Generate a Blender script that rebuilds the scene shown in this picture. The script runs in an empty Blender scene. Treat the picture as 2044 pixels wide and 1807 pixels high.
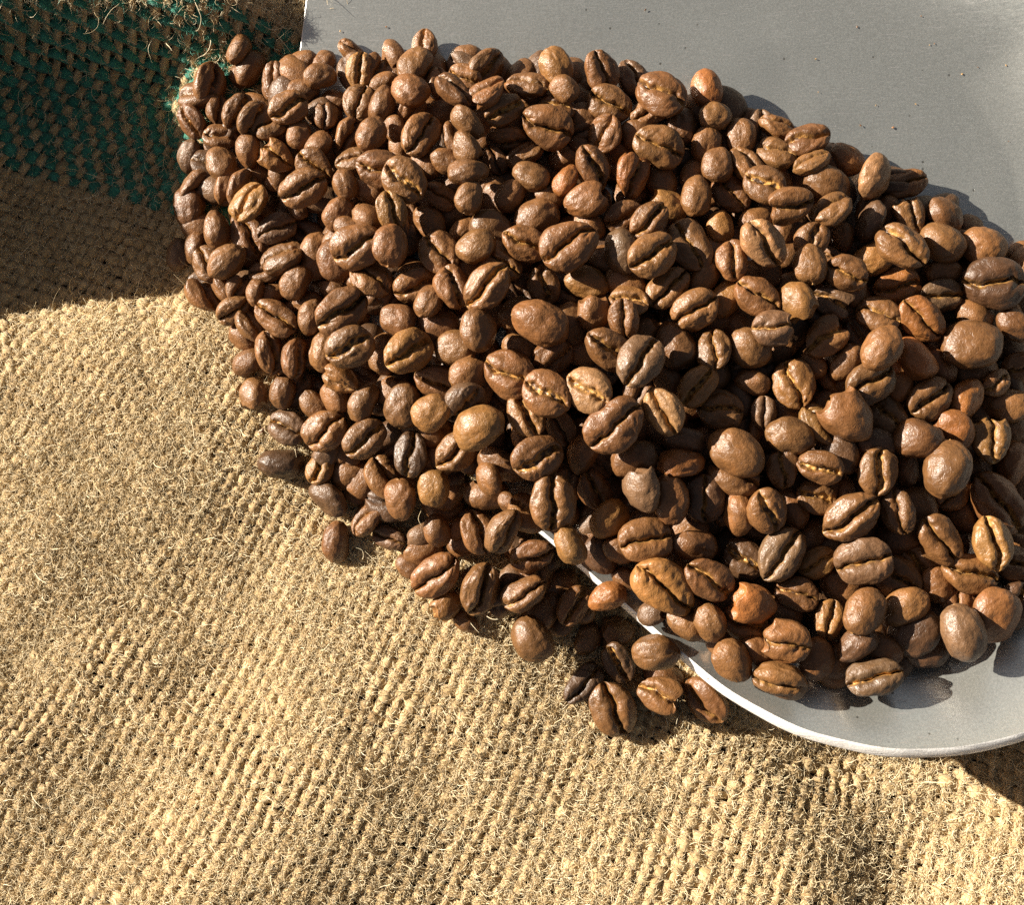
import bpy, math, random
import numpy as np
from mathutils import Vector, Matrix, noise as mnoise

# ------------------------------------------------------------------ camera, sky, sun, exposure
MM = 0.001
FW, FH = 200.0, 200.0 * 906 / 1024          # frame on the table, in millimetres
CAM_D = 265.0                                # camera height above the table, mm
scene = bpy.context.scene
cd = bpy.data.cameras.new("camera"); cam = bpy.data.objects.new("camera", cd)
scene.collection.objects.link(cam); scene.camera = cam
cd.sensor_width = 36.0; cd.lens = 36.0 * CAM_D / FW
cd.clip_start = 0.01; cd.clip_end = 10.0
cam.location = (0, 0, CAM_D * MM); cam.rotation_euler = (0, 0, 0)

SUN_EL, SUN_DIR = 22.0, math.radians(-21.0)  # the light travels right and down the picture
w = bpy.data.worlds.new("World"); scene.world = w; w.use_nodes = True
nt = w.node_tree; bg = nt.nodes["Background"]; sk = nt.nodes.new("ShaderNodeTexSky")
sk.sky_type = 'NISHITA'; sk.sun_disc = False; sk.air_density = 0.55; sk.dust_density = 0.6; sk.ozone_density = 0.3; sk.sun_elevation = math.radians(SUN_EL)
lx, ly = math.cos(SUN_DIR), math.sin(SUN_DIR)   # plan direction of travel
sk.sun_rotation = math.atan2(-lx, -ly)
tint = nt.nodes.new("ShaderNodeMix"); tint.data_type = 'RGBA'; tint.blend_type = 'MULTIPLY'; tint.inputs[0].default_value = 1.0
tint.inputs[7].default_value = (1.0, 0.68, 0.44, 1); nt.links.new(sk.outputs[0], tint.inputs[6]); nt.links.new(tint.outputs[2], bg.inputs[0]); bg.inputs[1].default_value = 0.055
sd = bpy.data.lights.new("sun", 'SUN'); sd.energy = 5.0; sd.angle = math.radians(0.53); sd.color = (1.0, 0.90, 0.76)
so = bpy.data.objects.new("sun", sd); scene.collection.objects.link(so)
ce = math.cos(math.radians(SUN_EL)); LIGHT = Vector((lx * ce, ly * ce, -math.sin(math.radians(SUN_EL))))
so.rotation_euler = LIGHT.to_track_quat('-Z', 'Y').to_euler(); so.location = (-0.3, 0.15, 0.3)
scene.view_settings.view_transform = 'Standard'; scene.view_settings.look = 'None'
scene.view_settings.exposure = 1.55; scene.view_settings.gamma = 1.0
scene.render.engine = 'CYCLES'
scene.cycles.max_bounces = 6; scene.cycles.use_denoising = False; scene.cycles.caustics_reflective = False; scene.cycles.sample_clamp_indirect = 4.0

rng = np.random.default_rng(7)
C = scene.collection
def link(o, parent=None):
    C.objects.link(o)
    if parent is not None: o.parent = parent
    return o
def mesh_obj(name, V, F, mat, parent=None, smooth=True, uv=None, attrs=None):
    me = bpy.data.meshes.new(name)
    V = np.asarray(V, dtype=np.float32); F = np.asarray(F, dtype=np.int32)
    n, k = F.shape
    me.vertices.add(len(V)); me.vertices.foreach_set("co", V.ravel())
    me.loops.add(n * k); me.loops.foreach_set("vertex_index", F.ravel())
    me.polygons.add(n); me.polygons.foreach_set("loop_start", np.arange(0, n * k, k, dtype=np.int32))
    me.polygons.foreach_set("use_smooth", np.full(n, smooth))
    if uv is not None:
        l = me.uv_layers.new(name="UVMap"); l.data.foreach_set("uv", np.asarray(uv, np.float32)[F.ravel()].ravel())
    for an, (ty, dat) in (attrs or {}).items():
        a = me.attributes.new(an, ty, 'POINT')
        a.data.foreach_set({'FLOAT': 'value', 'FLOAT_VECTOR': 'vector', 'FLOAT_COLOR': 'color'}[ty], np.asarray(dat, np.float32).ravel())
    me.update(calc_edges=True); me.validate()
    if mat: me.materials.append(mat)
    return link(bpy.data.objects.new(name, me), parent)
def empty(name, label=None, cat=None, loc=(0, 0, 0)):
    o = bpy.data.objects.new(name, None); o.empty_display_size = 0.005; o.location = loc; C.objects.link(o)
    if label: o["label"] = label
    if cat: o["category"] = cat
    return o
# value noise helpers (numpy)
_P = rng.random((64, 64))
def vn(x, y):
    x = np.asarray(x, float); y = np.asarray(y, float)
    xi = np.floor(x).astype(int); yi = np.floor(y).astype(int); fx = x - xi; fy = y - yi
    fx = fx * fx * (3 - 2 * fx); fy = fy * fy * (3 - 2 * fy)
    a = _P[xi % 64, yi % 64]; b = _P[(xi + 1) % 64, yi % 64]; c = _P[xi % 64, (yi + 1) % 64]; d = _P[(xi + 1) % 64, (yi + 1) % 64]
    return (a * (1 - fx) + b * fx) * (1 - fy) + (c * (1 - fx) + d * fx) * fy - 0.5
def sg(x): return 1 / (1 + np.exp(-np.clip(x, -40, 40)))

# picture (2044 wide) -> millimetres on the table plane, x right, y up
S = FW / 2044.0
def tomm(px, py): return (np.asarray(px, float) - 1022.0) * S, (904.5 - np.asarray(py, float)) * S

# ------------------------------------------------------------------ materials
class N:
    def __init__(s, name):
        s.m = bpy.data.materials.new(name); s.m.use_nodes = True; s.t = s.m.node_tree
        s.b = s.t.nodes["Principled BSDF"]
    def n(s, ty, **kw):
        x = s.t.nodes.new(ty)
        for k, v in kw.items():
            if k.startswith('i_'):
                key = k[2:]; key = int(key) if key.isdigit() else key.replace('_', ' ')
                x.inputs[key].default_value = v
            else: setattr(x, k, v)
        return x
    def l(s, a, b): s.t.links.new(a, b)
    def ramp(s, fac, stops):
        r = s.n("ShaderNodeValToRGB"); s.l(fac, r.inputs[0]); e = r.color_ramp.elements
        while len(e) < len(stops): e.new(0.5)
        for q, (p, c) in zip(e, stops): q.position = p; q.color = (*c, 1) if len(c) == 3 else c
        return r
    def mix(s, fac, a, b, bt='MIX'):
        x = s.n("ShaderNodeMix", data_type='RGBA', blend_type=bt)
        for sock, v in ((x.inputs[0], fac), (x.inputs[6], a), (x.inputs[7], b)):
            if isinstance(v, (int, float)): sock.default_value = v
            elif isinstance(v, tuple): sock.default_value = (*v, 1) if len(v) == 3 else v
            else: s.l(v, sock)
        return x.outputs[2]
    def math(s, op, a, b=0.0, clamp=False):
        x = s.n("ShaderNodeMath", operation=op); x.use_clamp = clamp
        for i, v in enumerate((a, b)):
            if isinstance(v, (int, float)): x.inputs[i].default_value = v
            else: s.l(v, x.inputs[i])
        return x.outputs[0]

def bean_material():
    g = N("roasted bean")
    bc = g.n("ShaderNodeAttribute", attribute_name="bc"); cr = g.n("ShaderNodeAttribute", attribute_name="crease")
    ti = g.n("ShaderNodeAttribute", attribute_name="tint"); oi = g.n("ShaderNodeObjectInfo")
    tone = g.n("ShaderNodeVectorMath", operation='ADD'); g.l(ti.outputs["Color"], tone.inputs[0]); g.l(oi.outputs["Color"], tone.inputs[1])
    off = g.n("ShaderNodeVectorMath", operation='ADD'); g.l(bc.outputs["Vector"], off.inputs[0])
    rr = g.n("ShaderNodeCombineXYZ"); g.l(g.math('MULTIPLY', oi.outputs["Random"], 37.0), rr.inputs[0]); g.l(g.math('MULTIPLY', oi.outputs["Random"], 91.0), rr.inputs[1])
    g.l(rr.outputs[0], off.inputs[1]); P = off.outputs[0]
    n1 = g.n("ShaderNodeTexNoise", i_Scale=2.6, i_Detail=5.0, i_Roughness=0.6); g.l(P, n1.inputs["Vector"])
    n2 = g.n("ShaderNodeTexNoise", i_Scale=11.0, i_Detail=3.0, i_Roughness=0.5, i_Distortion=0.9); g.l(P, n2.inputs["Vector"])
    n3 = g.n("ShaderNodeTexVoronoi", i_Scale=12.0, feature='DISTANCE_TO_EDGE'); 
    wv = g.n("ShaderNodeVectorMath", operation='MULTIPLY_ADD'); g.l(n2.outputs["Color"], wv.inputs[0]); wv.inputs[1].default_value = (.16, .16, .16); g.l(P, wv.inputs[2]); g.l(wv.outputs[0], n3.inputs["Vector"])
    pat = g.ramp(n1.outputs[0], [(0.25, (0.72, 0.70, 0.68)), (0.5, (1, 1, 1)), (0.78, (1.30, 1.18, 1.0))])
    fine = g.ramp(n2.outputs[0], [(0.30, (0.80, 0.76, 0.72)), (0.62, (1.10, 1.10, 1.10))])
    c = g.mix(1.0, tone.outputs[0], pat.outputs[0], 'MULTIPLY'); c = g.mix(1.0, c, fine.outputs[0], 'MULTIPLY')
    # chaff left in the crease of some beans
    n4 = g.n("ShaderNodeTexNoise", i_Scale=9.0, i_Detail=4.0); g.l(P, n4.inputs["Vector"])
    chf = g.n("ShaderNodeMapRange", i_1=0.42, i_2=0.60); g.l(n4.outputs[0], chf.inputs[0])
    am = g.math('MULTIPLY', g.math('MULTIPLY', cr.outputs["Fac"], chf.outputs[0]), g.math('ADD', ti.outputs["Alpha"], oi.outputs["Alpha"]), True)
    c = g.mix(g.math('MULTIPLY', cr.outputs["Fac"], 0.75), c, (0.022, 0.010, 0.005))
    c = g.mix(am, c, (0.50, 0.27, 0.075))
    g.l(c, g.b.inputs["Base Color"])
    ro = g.n("ShaderNodeMapRange", i_3=0.34, i_4=0.52); g.l(n1.outputs[0], ro.inputs[0]); g.l(ro.outputs[0], g.b.inputs["Roughness"])
    g.b.inputs["Specular IOR Level"].default_value = 0.55
    vr = g.n("ShaderNodeMapRange", i_2=0.22); g.l(n3.outputs["Distance"], vr.inputs[0])
    h = g.math('ADD', g.math('MULTIPLY', n2.outputs[0], 0.8), g.math('MULTIPLY', vr.outputs[0], 0.30))
    h = g.math('ADD', h, g.math('MULTIPLY', g.math('MULTIPLY', n4.outputs[0], cr.outputs["Fac"]), 1.0))
    bp = g.n("ShaderNodeBump", i_Strength=0.5, i_Distance=0.00021); g.l(h, bp.inputs["Height"]); g.l(bp.outputs[0], g.b.inputs["Normal"])
    return g.m

def yarn_material(name, col, col2, fz=1.0):
    g = N(name)
    uv = g.n("ShaderNodeUVMap"); sep = g.n("ShaderNodeSeparateXYZ"); g.l(uv.outputs[0], sep.inputs[0])
    # twisted strands: shear the coordinate round the yarn along its length
    tw = g.math('ADD', g.math('MULTIPLY', sep.outputs[1], 1.0), g.math('MULTIPLY', sep.outputs[0], 0.10))
    cb = g.n("ShaderNodeCombineXYZ"); g.l(g.math('MULTIPLY', sep.outputs[0], 0.55), cb.inputs[0]); g.l(g.math('MULTIPLY', tw, 13.0), cb.inputs[1])
    oi = g.n("ShaderNodeObjectInfo"); g.l(g.math('MULTIPLY', oi.outputs["Random"], 50.0), cb.inputs[2])
    n1 = g.n("ShaderNodeTexNoise", i_Scale=1.0, i_Detail=5.0, i_Roughness=0.72, i_Distortion=0.6); g.l(cb.outputs[0], n1.inputs["Vector"])
    cb2 = g.n("ShaderNodeCombineXYZ"); g.l(g.math('MULTIPLY', sep.outputs[0], 0.22), cb2.inputs[0]); g.l(g.math('MULTIPLY', sep.outputs[1], 1.2), cb2.inputs[1]); g.l(g.math('MULTIPLY', oi.outputs["Random"], 50.0), cb2.inputs[2])
    n2 = g.n("ShaderNodeTexNoise", i_Scale=1.0, i_Detail=3.0); g.l(cb2.outputs[0], n2.inputs["Vector"])
    r = g.ramp(n2.outputs[0], [(0.3, col), (0.7, col2)])
    f = g.ramp(n1.outputs[0], [(0.32, (0.62, 0.56, 0.50)), (0.60, (1.18, 1.18, 1.18))])
    c = g.mix(1.0, r.outputs[0], f.outputs[0], 'MULTIPLY'); g.l(c, g.b.inputs["Base Color"])
    g.b.inputs["Roughness"].default_value = 0.62; g.b.inputs["Specular IOR Level"].default_value = 0.35
    g.b.inputs["Sheen Weight"].default_value = 0.25; g.b.inputs["Sheen Roughness"].default_value = 0.4
    bp = g.n("ShaderNodeBump", i_Strength=0.9, i_Distance=0.0004); g.l(n1.outputs[0], bp.inputs["Height"]); g.l(bp.outputs[0], g.b.inputs["Normal"])
    return g.m

def fibre_material(name, c1, c2):
    g = N(name); oi = g.n("ShaderNodeHairInfo")
    r = g.ramp(oi.outputs["Random"], [(0.0, c1), (1.0, c2)]); g.l(r.outputs[0], g.b.inputs["Base Color"])
    g.b.inputs["Roughness"].default_value = 0.45; g.b.inputs["Specular IOR Level"].default_value = 0.4
    g.b.inputs["Subsurface Weight"].default_value = 0.0
    return g.m

def metal_material(name, rough, base, edge=False):
    g = N(name)
    if not edge:
        tg = g.n("ShaderNodeTangent", direction_type='UV_MAP'); tg.uv_map = 'UVMap'; g.l(tg.outputs[0], g.b.inputs['Tangent']); g.b.inputs['Anisotropic'].default_value = 0.75; g.b.inputs['Anisotropic Rotation'].default_value = 0.25
    tc = g.n("ShaderNodeTexCoord")
    def scr(rot, sx, sy, det):
        mp = g.n("ShaderNodeMapping"); mp.inputs["Rotation"].default_value = (0, 0, math.radians(rot)); mp.inputs["Scale"].default_value = (sx, sy, sx)
        g.l(tc.outputs["Object"], mp.inputs[0]); n = g.n("ShaderNodeTexNoise", i_Scale=1.0, i_Detail=det, i_Roughness=0.7); g.l(mp.outputs[0], n.inputs["Vector"]); return n.outputs[0]
    a = scr(-14, 420, 1900, 4.0); b = scr(-40, 260, 3600, 2.0); c = scr(-62, 300, 3400, 2.0)
    sp = g.n("ShaderNodeTexNoise", i_Scale=2600.0, i_Detail=3.0, i_Roughness=0.7); g.l(tc.outputs["Object"], sp.inputs["Vector"])
    cl = g.n("ShaderNodeTexNoise", i_Scale=28.0, i_Detail=4.0, i_Roughness=0.55); g.l(tc.outputs["Object"], cl.inputs["Vector"])
    # sparse bright scratches
    s1 = g.n("ShaderNodeMapRange", i_1=0.61, i_2=0.72, i_4=0.7); g.l(b, s1.inputs[0])
    s2 = g.n("ShaderNodeMapRange", i_1=0.62, i_2=0.73, i_4=0.7); g.l(c, s2.inputs[0])
    pits = g.n("ShaderNodeTexVoronoi", i_Scale=420.0, feature='F1'); g.l(tc.outputs["Object"], pits.inputs["Vector"])
    pm = g.n("ShaderNodeMapRange", i_1=0.05, i_2=0.13, i_3=1.0, i_4=0.0); g.l(pits.outputs["Distance"], pm.inputs[0])
    pg = g.n("ShaderNodeMapRange", i_1=0.80, i_2=0.82); sx = g.n("ShaderNodeSeparateXYZ"); g.l(pits.outputs["Color"], sx.inputs[0]); g.l(sx.outputs[0], pg.inputs[0])
    pit = g.math('MULTIPLY', pm.outputs[0], pg.outputs[0])
    col = g.mix(cl.outputs[0], tuple(x * 0.74 for x in base), tuple(min(1, x * 1.22) for x in base))
    spr = g.n("ShaderNodeMapRange", i_1=0.38, i_2=0.62); g.l(sp.outputs[0], spr.inputs[0])
    col = g.mix(g.math('MULTIPLY', spr.outputs[0], 0.35), tuple(min(1, x * 1.15) for x in base), col)
    col = g.mix(g.math('MULTIPLY', spr.outputs[0], 0.32), col, tuple(x * 0.55 for x in base))
    col = g.mix(g.math('MULTIPLY', pit, 0.75), col, (0.10, 0.085, 0.06))
    if edge:      # saw marks across the cut edge
        st = g.n('ShaderNodeTexNoise', i_Scale=1.0, i_Detail=3.0); mp2 = g.n('ShaderNodeMapping'); mp2.inputs['Rotation'].default_value = (0, 0, math.radians(-50)); mp2.inputs['Scale'].default_value = (250, 3200, 250); g.l(tc.outputs['Object'], mp2.inputs[0]); g.l(mp2.outputs[0], st.inputs['Vector'])
        q_ = g.n('ShaderNodeMapRange', i_1=0.52, i_2=0.66); g.l(st.outputs[0], q_.inputs[0]); col = g.mix(g.math('MULTIPLY', q_.outputs[0], 0.45), col, (0.38, 0.38, 0.38))
    col = g.mix(g.math('MAXIMUM', s1.outputs[0], s2.outputs[0]), col, (0.9, 0.9, 0.88))
    g.l(col, g.b.inputs["Base Color"]); g.b.inputs["Metallic"].default_value = 0.30 if edge else 0.84
    ro = g.n("ShaderNodeMapRange", i_3=rough - 0.08, i_4=rough + 0.08); g.l(a, ro.inputs[0]); g.l(ro.outputs[0], g.b.inputs["Roughness"])
    h = g.math('ADD', g.math('MULTIPLY', a, 0.7), g.math('MULTIPLY', sp.outputs[0], 0.5))
    h = g.math('SUBTRACT', h, g.math('MULTIPLY', g.math('MAXIMUM', s1.outputs[0], s2.outputs[0]), 0.8)); h = g.math('SUBTRACT', h, pit)
    bp = g.n("ShaderNodeBump", i_Strength=0.5, i_Distance=0.00006 if not edge else 0.0002); g.l(h, bp.inputs["Height"]); g.l(bp.outputs[0], g.b.inputs["Normal"])
    return g.m

M_BEAN = bean_material()
M_TAN = yarn_material("tan jute yarn", (0.43, 0.295, 0.135), (0.70, 0.54, 0.30))
M_GREEN = yarn_material("green dyed jute yarn", (0.026, 0.200, 0.140), (0.065, 0.340, 0.250))
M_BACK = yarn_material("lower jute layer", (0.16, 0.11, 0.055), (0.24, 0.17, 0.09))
M_FIB = fibre_material("jute fibre", (0.42, 0.30, 0.14), (0.88, 0.78, 0.55))
M_FIBG = fibre_material("green jute fibre", (0.02, 0.15, 0.11), (0.10, 0.36, 0.27))
M_AL = metal_material("worn aluminium", 0.28, (0.72, 0.75, 0.715))
M_RIM = metal_material("cut aluminium edge", 0.50, (0.86, 0.86, 0.85), True)
gt = N("dark wooden tabletop"); tcn = gt.n("ShaderNodeTexCoord"); mpn = gt.n("ShaderNodeMapping"); mpn.inputs["Scale"].default_value = (20, 160, 20)
gt.l(tcn.outputs["Object"], mpn.inputs[0]); nn = gt.n("ShaderNodeTexNoise", i_Scale=1.0, i_Detail=5.0); gt.l(mpn.outputs[0], nn.inputs["Vector"])
rr_ = gt.ramp(nn.outputs[0], [(0.3, (0.05, 0.03, 0.018)), (0.7, (0.11, 0.065, 0.035))]); gt.l(rr_.outputs[0], gt.b.inputs["Base Color"]); gt.b.inputs["Roughness"].default_value = 0.6
M_TABLE = gt.m

# ------------------------------------------------------------------ shape of the cloth
def cloth(x, y):
    """height of the sack cloth in mm; x, y in mm from the picture centre, y up"""
    x = np.asarray(x, float); y = np.asarray(y, float)
    px = x / S + 1022.0; py = 904.5 - y / S                    # picture units
    h = 4.2 * vn(x / 46 + 3.1, y / 38 + 7.7) + 2.0 * vn(x / 19 + 9, y / 21 + 2) + 0.8 * vn(x / 7 + 1, y / 8 + 5)
    # long soft folds in the open cloth at the lower left
    t = (px * 0.80 + py * 0.60)
    h = h + 1.3 * np.sin(t / 108.0 + 0.7) * sg((py - 1000) / 90) * sg((1500 - px) / 120)
    # the open cloth climbs towards the lower left, the striped part lies in a hollow
    h = h - 3.0 * sg((px - 900 + py * .0) / -160) * sg((650 - py) / 30) * sg((py - 90) / 25)
    h = h - 5.5 * sg((352 - px) / 13) * sg((620 - py) / 30) * sg((py - 100) / 14)
    # raised fold along the top
    h = h + (9.5 + 4.0 * np.exp(-px / 120.0)) * np.exp(-((py + 6 - px * 0.05) / 52.0) ** 2) * sg((640 - px) / 60) * sg((px + 60) / 22)
    # fold lying off to the left, whose shade covers the stripe
    v = py * S
    F = np.interp(v, [-60, -24, -14, -6, -1, 3, 7, 14, 22, 31, 36, 39, 47, 59, 66], [12, 13, 11, 6, 6, 10, 15, 22, 25, 25, 23, 19, 13, 6, 0])
    xm = px * S
    h = h + F * np.exp(-((xm + 14.0) / 7.5) ** 2) + F * sg((-14.0 - xm) / 4) * 0.55 * (xm < -14)
    # hollow right of the ridge below the scoop
    ridge = 1545 + (py - 1500) * 0.35
    h = h + (2.0 - 6.0 * sg((px - ridge - 70) / 60.0) + 4.0 * sg((px - 1960 - (1660 - py) * .5) / 40.0)) * sg((py - 1440) / 40) * sg((px - 1380) / 40)
    return h

# ------------------------------------------------------------------ shape of the scoop
CX, CY = 1500.0, 430.0
_rim = [(640, -260), (625, -120), (612, 0), (597, 108), (588, 300), (592, 520), (640, 650), (800, 815), (992, 988), (1092, 1069), (1300, 1250), (1450, 1378),
        (1600, 1458), (1770, 1497), (1920, 1492), (2044, 1462), (2240, 1370), (2430, 1180), (2540, 900), (2560, 600), (2480, 200), (2300, -80), (2000, -190), (1500, -300), (1000, -330)]
_rimH = [0.5, 0.3, 0.3, 0.3, 0.3, 0.3, 0.4, 1.4, 5.0, 7.0, 10.5, 13.5,
         16.5, 19.5, 21.0, 22.0, 22.5, 23, 23, 23, 22, 20, 17, 8, 2]
def densify():
    P = np.array(_rim, float); H = np.array(_rimH)
    d = np.r_[0, np.cumsum(np.hypot(*np.diff(np.vstack([P, P[:1]]), axis=0).T))]
    n = 420; s = np.linspace(0, d[-1], n, endpoint=False)
    X = np.interp(s, d, np.r_[P[:, 0], P[0, 0]]); Y = np.interp(s, d, np.r_[P[:, 1], P[0, 1]]); Z = np.interp(s, d, np.r_[H, H[0]])
    k = np.exp(-(np.arange(-9, 10) / 3.6) ** 2); k /= k.sum()
    sm = lambda a: np.convolve(np.r_[a[-9:], a, a[:9]], k, 'valid')
    return sm(X), sm(Y), sm(Z)
RXp, RYp, RZ = densify()
SCOOP_Z0 = 2.6
# rim drawn in picture units at its own height -> true plan position
RX, RY = tomm(RXp, RYp); _k = (CAM_D - (RZ + SCOOP_Z0 + 0.6 + 3.6 * (1 - np.exp(-np.clip(RX + 42, 0, 400) / 45)))) / CAM_D
RX, RY = RX * _k, RY * _k
CXm, CYm = tomm(CX, CY)
RTH = np.arctan2(RY - CYm, RX - CXm); RR = np.hypot(RX - CXm, RY - CYm)
_o = np.argsort(RTH); TH_s, RR_s, RZ_s = RTH[_o], RR[_o], RZ[_o]
def scoop_rz(th): return np.interp(th, TH_s, RR_s, period=2 * math.pi), np.interp(th, TH_s, RZ_s, period=2 * math.pi)
def scoop_h(t, H):
    u = np.clip((t - 0.60) / 0.40, 0, 1)
    return SCOOP_Z0 + H * (0.82 * u ** 2.3 + 0.18 * u) + 1.6 * np.clip(t, 0, 1) ** 2 * (H / 22.0)
def scoop_z(x, y):
    th = np.arctan2(y - CYm, x - CXm); R, H = scoop_rz(th); t = np.hypot(x - CXm, y - CYm) / R
    return scoop_h(t, H) + floor_rise(x), t
def floor_rise(x): return 3.6 * (1 - np.exp(-np.clip(np.asarray(x, float) + 42.0, 0, 400) / 45.0))
def ground(x, y):
    c = cloth(x, y) + 0.7; z, t = scoop_z(x, y)
    return np.where(t < 1.0, np.maximum(z, -50), c)
_cl0 = cloth
def cloth(x, y):
    """the cloth is pressed flat under the scoop and sags under the beans"""
    z, t = scoop_z(np.asarray(x, float), np.asarray(y, float)); h = _cl0(x, y)
    h = h - 3.2 * np.exp(-((t - 1.09) / .05) ** 2) * sg((x - 28.0) / 6) * sg((-20 - y) / 6)
    w_ = sg((1.10 - t) / 0.022)
    return h * (1 - w_) + w_ * np.minimum(h, SCOOP_Z0 - 2.9)

# table
tv = 400.0; mesh_obj("tabletop", [(-tv * MM, -tv * MM, -14 * MM), (tv * MM, -tv * MM, -14 * MM), (tv * MM, tv * MM, -14 * MM), (-tv * MM, tv * MM, -14 * MM)], [(0, 1, 2, 3)], M_TABLE, smooth=False)["kind"] = "structure"

# scoop: inner skin, outer skin and the cut edge between them
def build_scoop():
    root = empty("metal_scoop", "worn aluminium scoop under the coffee heap, its cut rim bright along the lower right", "scoop")
    nth, nr = 420, 90
    th = np.linspace(-math.pi, math.pi, nth, endpoint=False); R, H = scoop_rz(th)
    ts = np.r_[np.linspace(0.02, 0.5, 20, endpoint=False), np.linspace(0.5, 1.0, nr - 20)]
    T, THg = np.meshgrid(ts, th, indexing='ij')
    Z = scoop_h(T, H[None, :]) + 0.25 * vn(T * 9, THg * 3)
    X = CXm + T * R * np.cos(THg); Y = CYm + T * R * np.sin(THg); Z = Z + floor_rise(X) - 0.0
    inner = np.stack([X, Y, Z], -1)
    gx = np.gradient(inner, axis=0); gy = np.gradient(inner, axis=1)
    nrm = np.cross(gx, gy); nrm /= np.linalg.norm(nrm, axis=-1, keepdims=True) + 1e-9
    nrm[nrm[..., 2] < 0] *= -1
    thick = np.clip(0.5 + H * 0.15, 0.5, 2.8)[None, :, None]
    outer = inner - nrm * thick
    def grid(G, flip=False):
        a, b = G.shape[:2]; idx = np.arange(a * b).reshape(a, b)
        i0 = idx[:-1]; i1 = idx[1:]; j0 = np.roll(i0, -1, 1); j1 = np.roll(i1, -1, 1)
        F = np.stack([i0, i1, j1, j0], -1).reshape(-1, 4)
        return F[:, ::-1] if flip else F
    def capped(G, flip):
        V = G.reshape(-1, 3); F = grid(G, flip); c = V[:G.shape[1]].mean(0)
        V = np.vstack([V, c]); n = len(V) - 1; k = G.shape[1]
        a = np.arange(k); b = np.roll(a, -1)
        cap = np.stack([np.full(k, n), a, b, b], -1)
        return V, F, cap, flip
    for nm, G, fl in (("bowl", inner, False), ("underside", outer, True)):
        V, F, cap, _ = capped(G, fl)
        # the tiny centre hole is closed with quads spanning it
        k = G.shape[1]; a = np.arange(0, k // 2); q = np.stack([a, (a + 1), (k - 1 - (a + 1)) % k, (k - 1 - a) % k], -1)
        q = q[:-1]; q = q[:, ::-1] if not fl else q
        ua = math.radians(27); UV = np.stack([V[:-1, 0] * math.cos(ua) + V[:-1, 1] * math.sin(ua), -V[:-1, 0] * math.sin(ua) + V[:-1, 1] * math.cos(ua)], -1) * 0.01
        mesh_obj(nm, V[:-1] * MM, np.vstack([F, q]), M_AL, root, uv=UV)
    # cut edge, very slightly rounded
    e0 = inner[-1]; e1 = outer[-1]; n_ = nrm[-1]; out = np.cross(n_, np.roll(e0, -1, 0) - np.roll(e0, 1, 0)); out /= np.linalg.norm(out, axis=1, keepdims=True)
    rad = np.stack([np.cos(th), np.sin(th), 0 * th], -1); s_ = np.sign((out * rad).sum(1, keepdims=True)); out *= s_
    jag = 0.12 * vn(np.arange(nth)[:, None] * 0.9, np.zeros((nth, 1))) - 0.5 * np.clip(vn(np.arange(nth)[:, None] * 0.35, np.ones((nth, 1)) * 7.3) - .34, 0, 1)
    rows = [e0, e0 + (e1 - e0) * 0.12 + out * (0.16 + jag), e0 + (e1 - e0) * 0.5 + out * (0.20 + jag), e0 + (e1 - e0) * 0.88 + out * (0.16 + jag), e1]
    G = np.stack(rows, 0)
    mesh_obj("rim", G.reshape(-1, 3) * MM, grid(G), M_RIM, root, smooth=True)
    return root
build_scoop()

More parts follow.
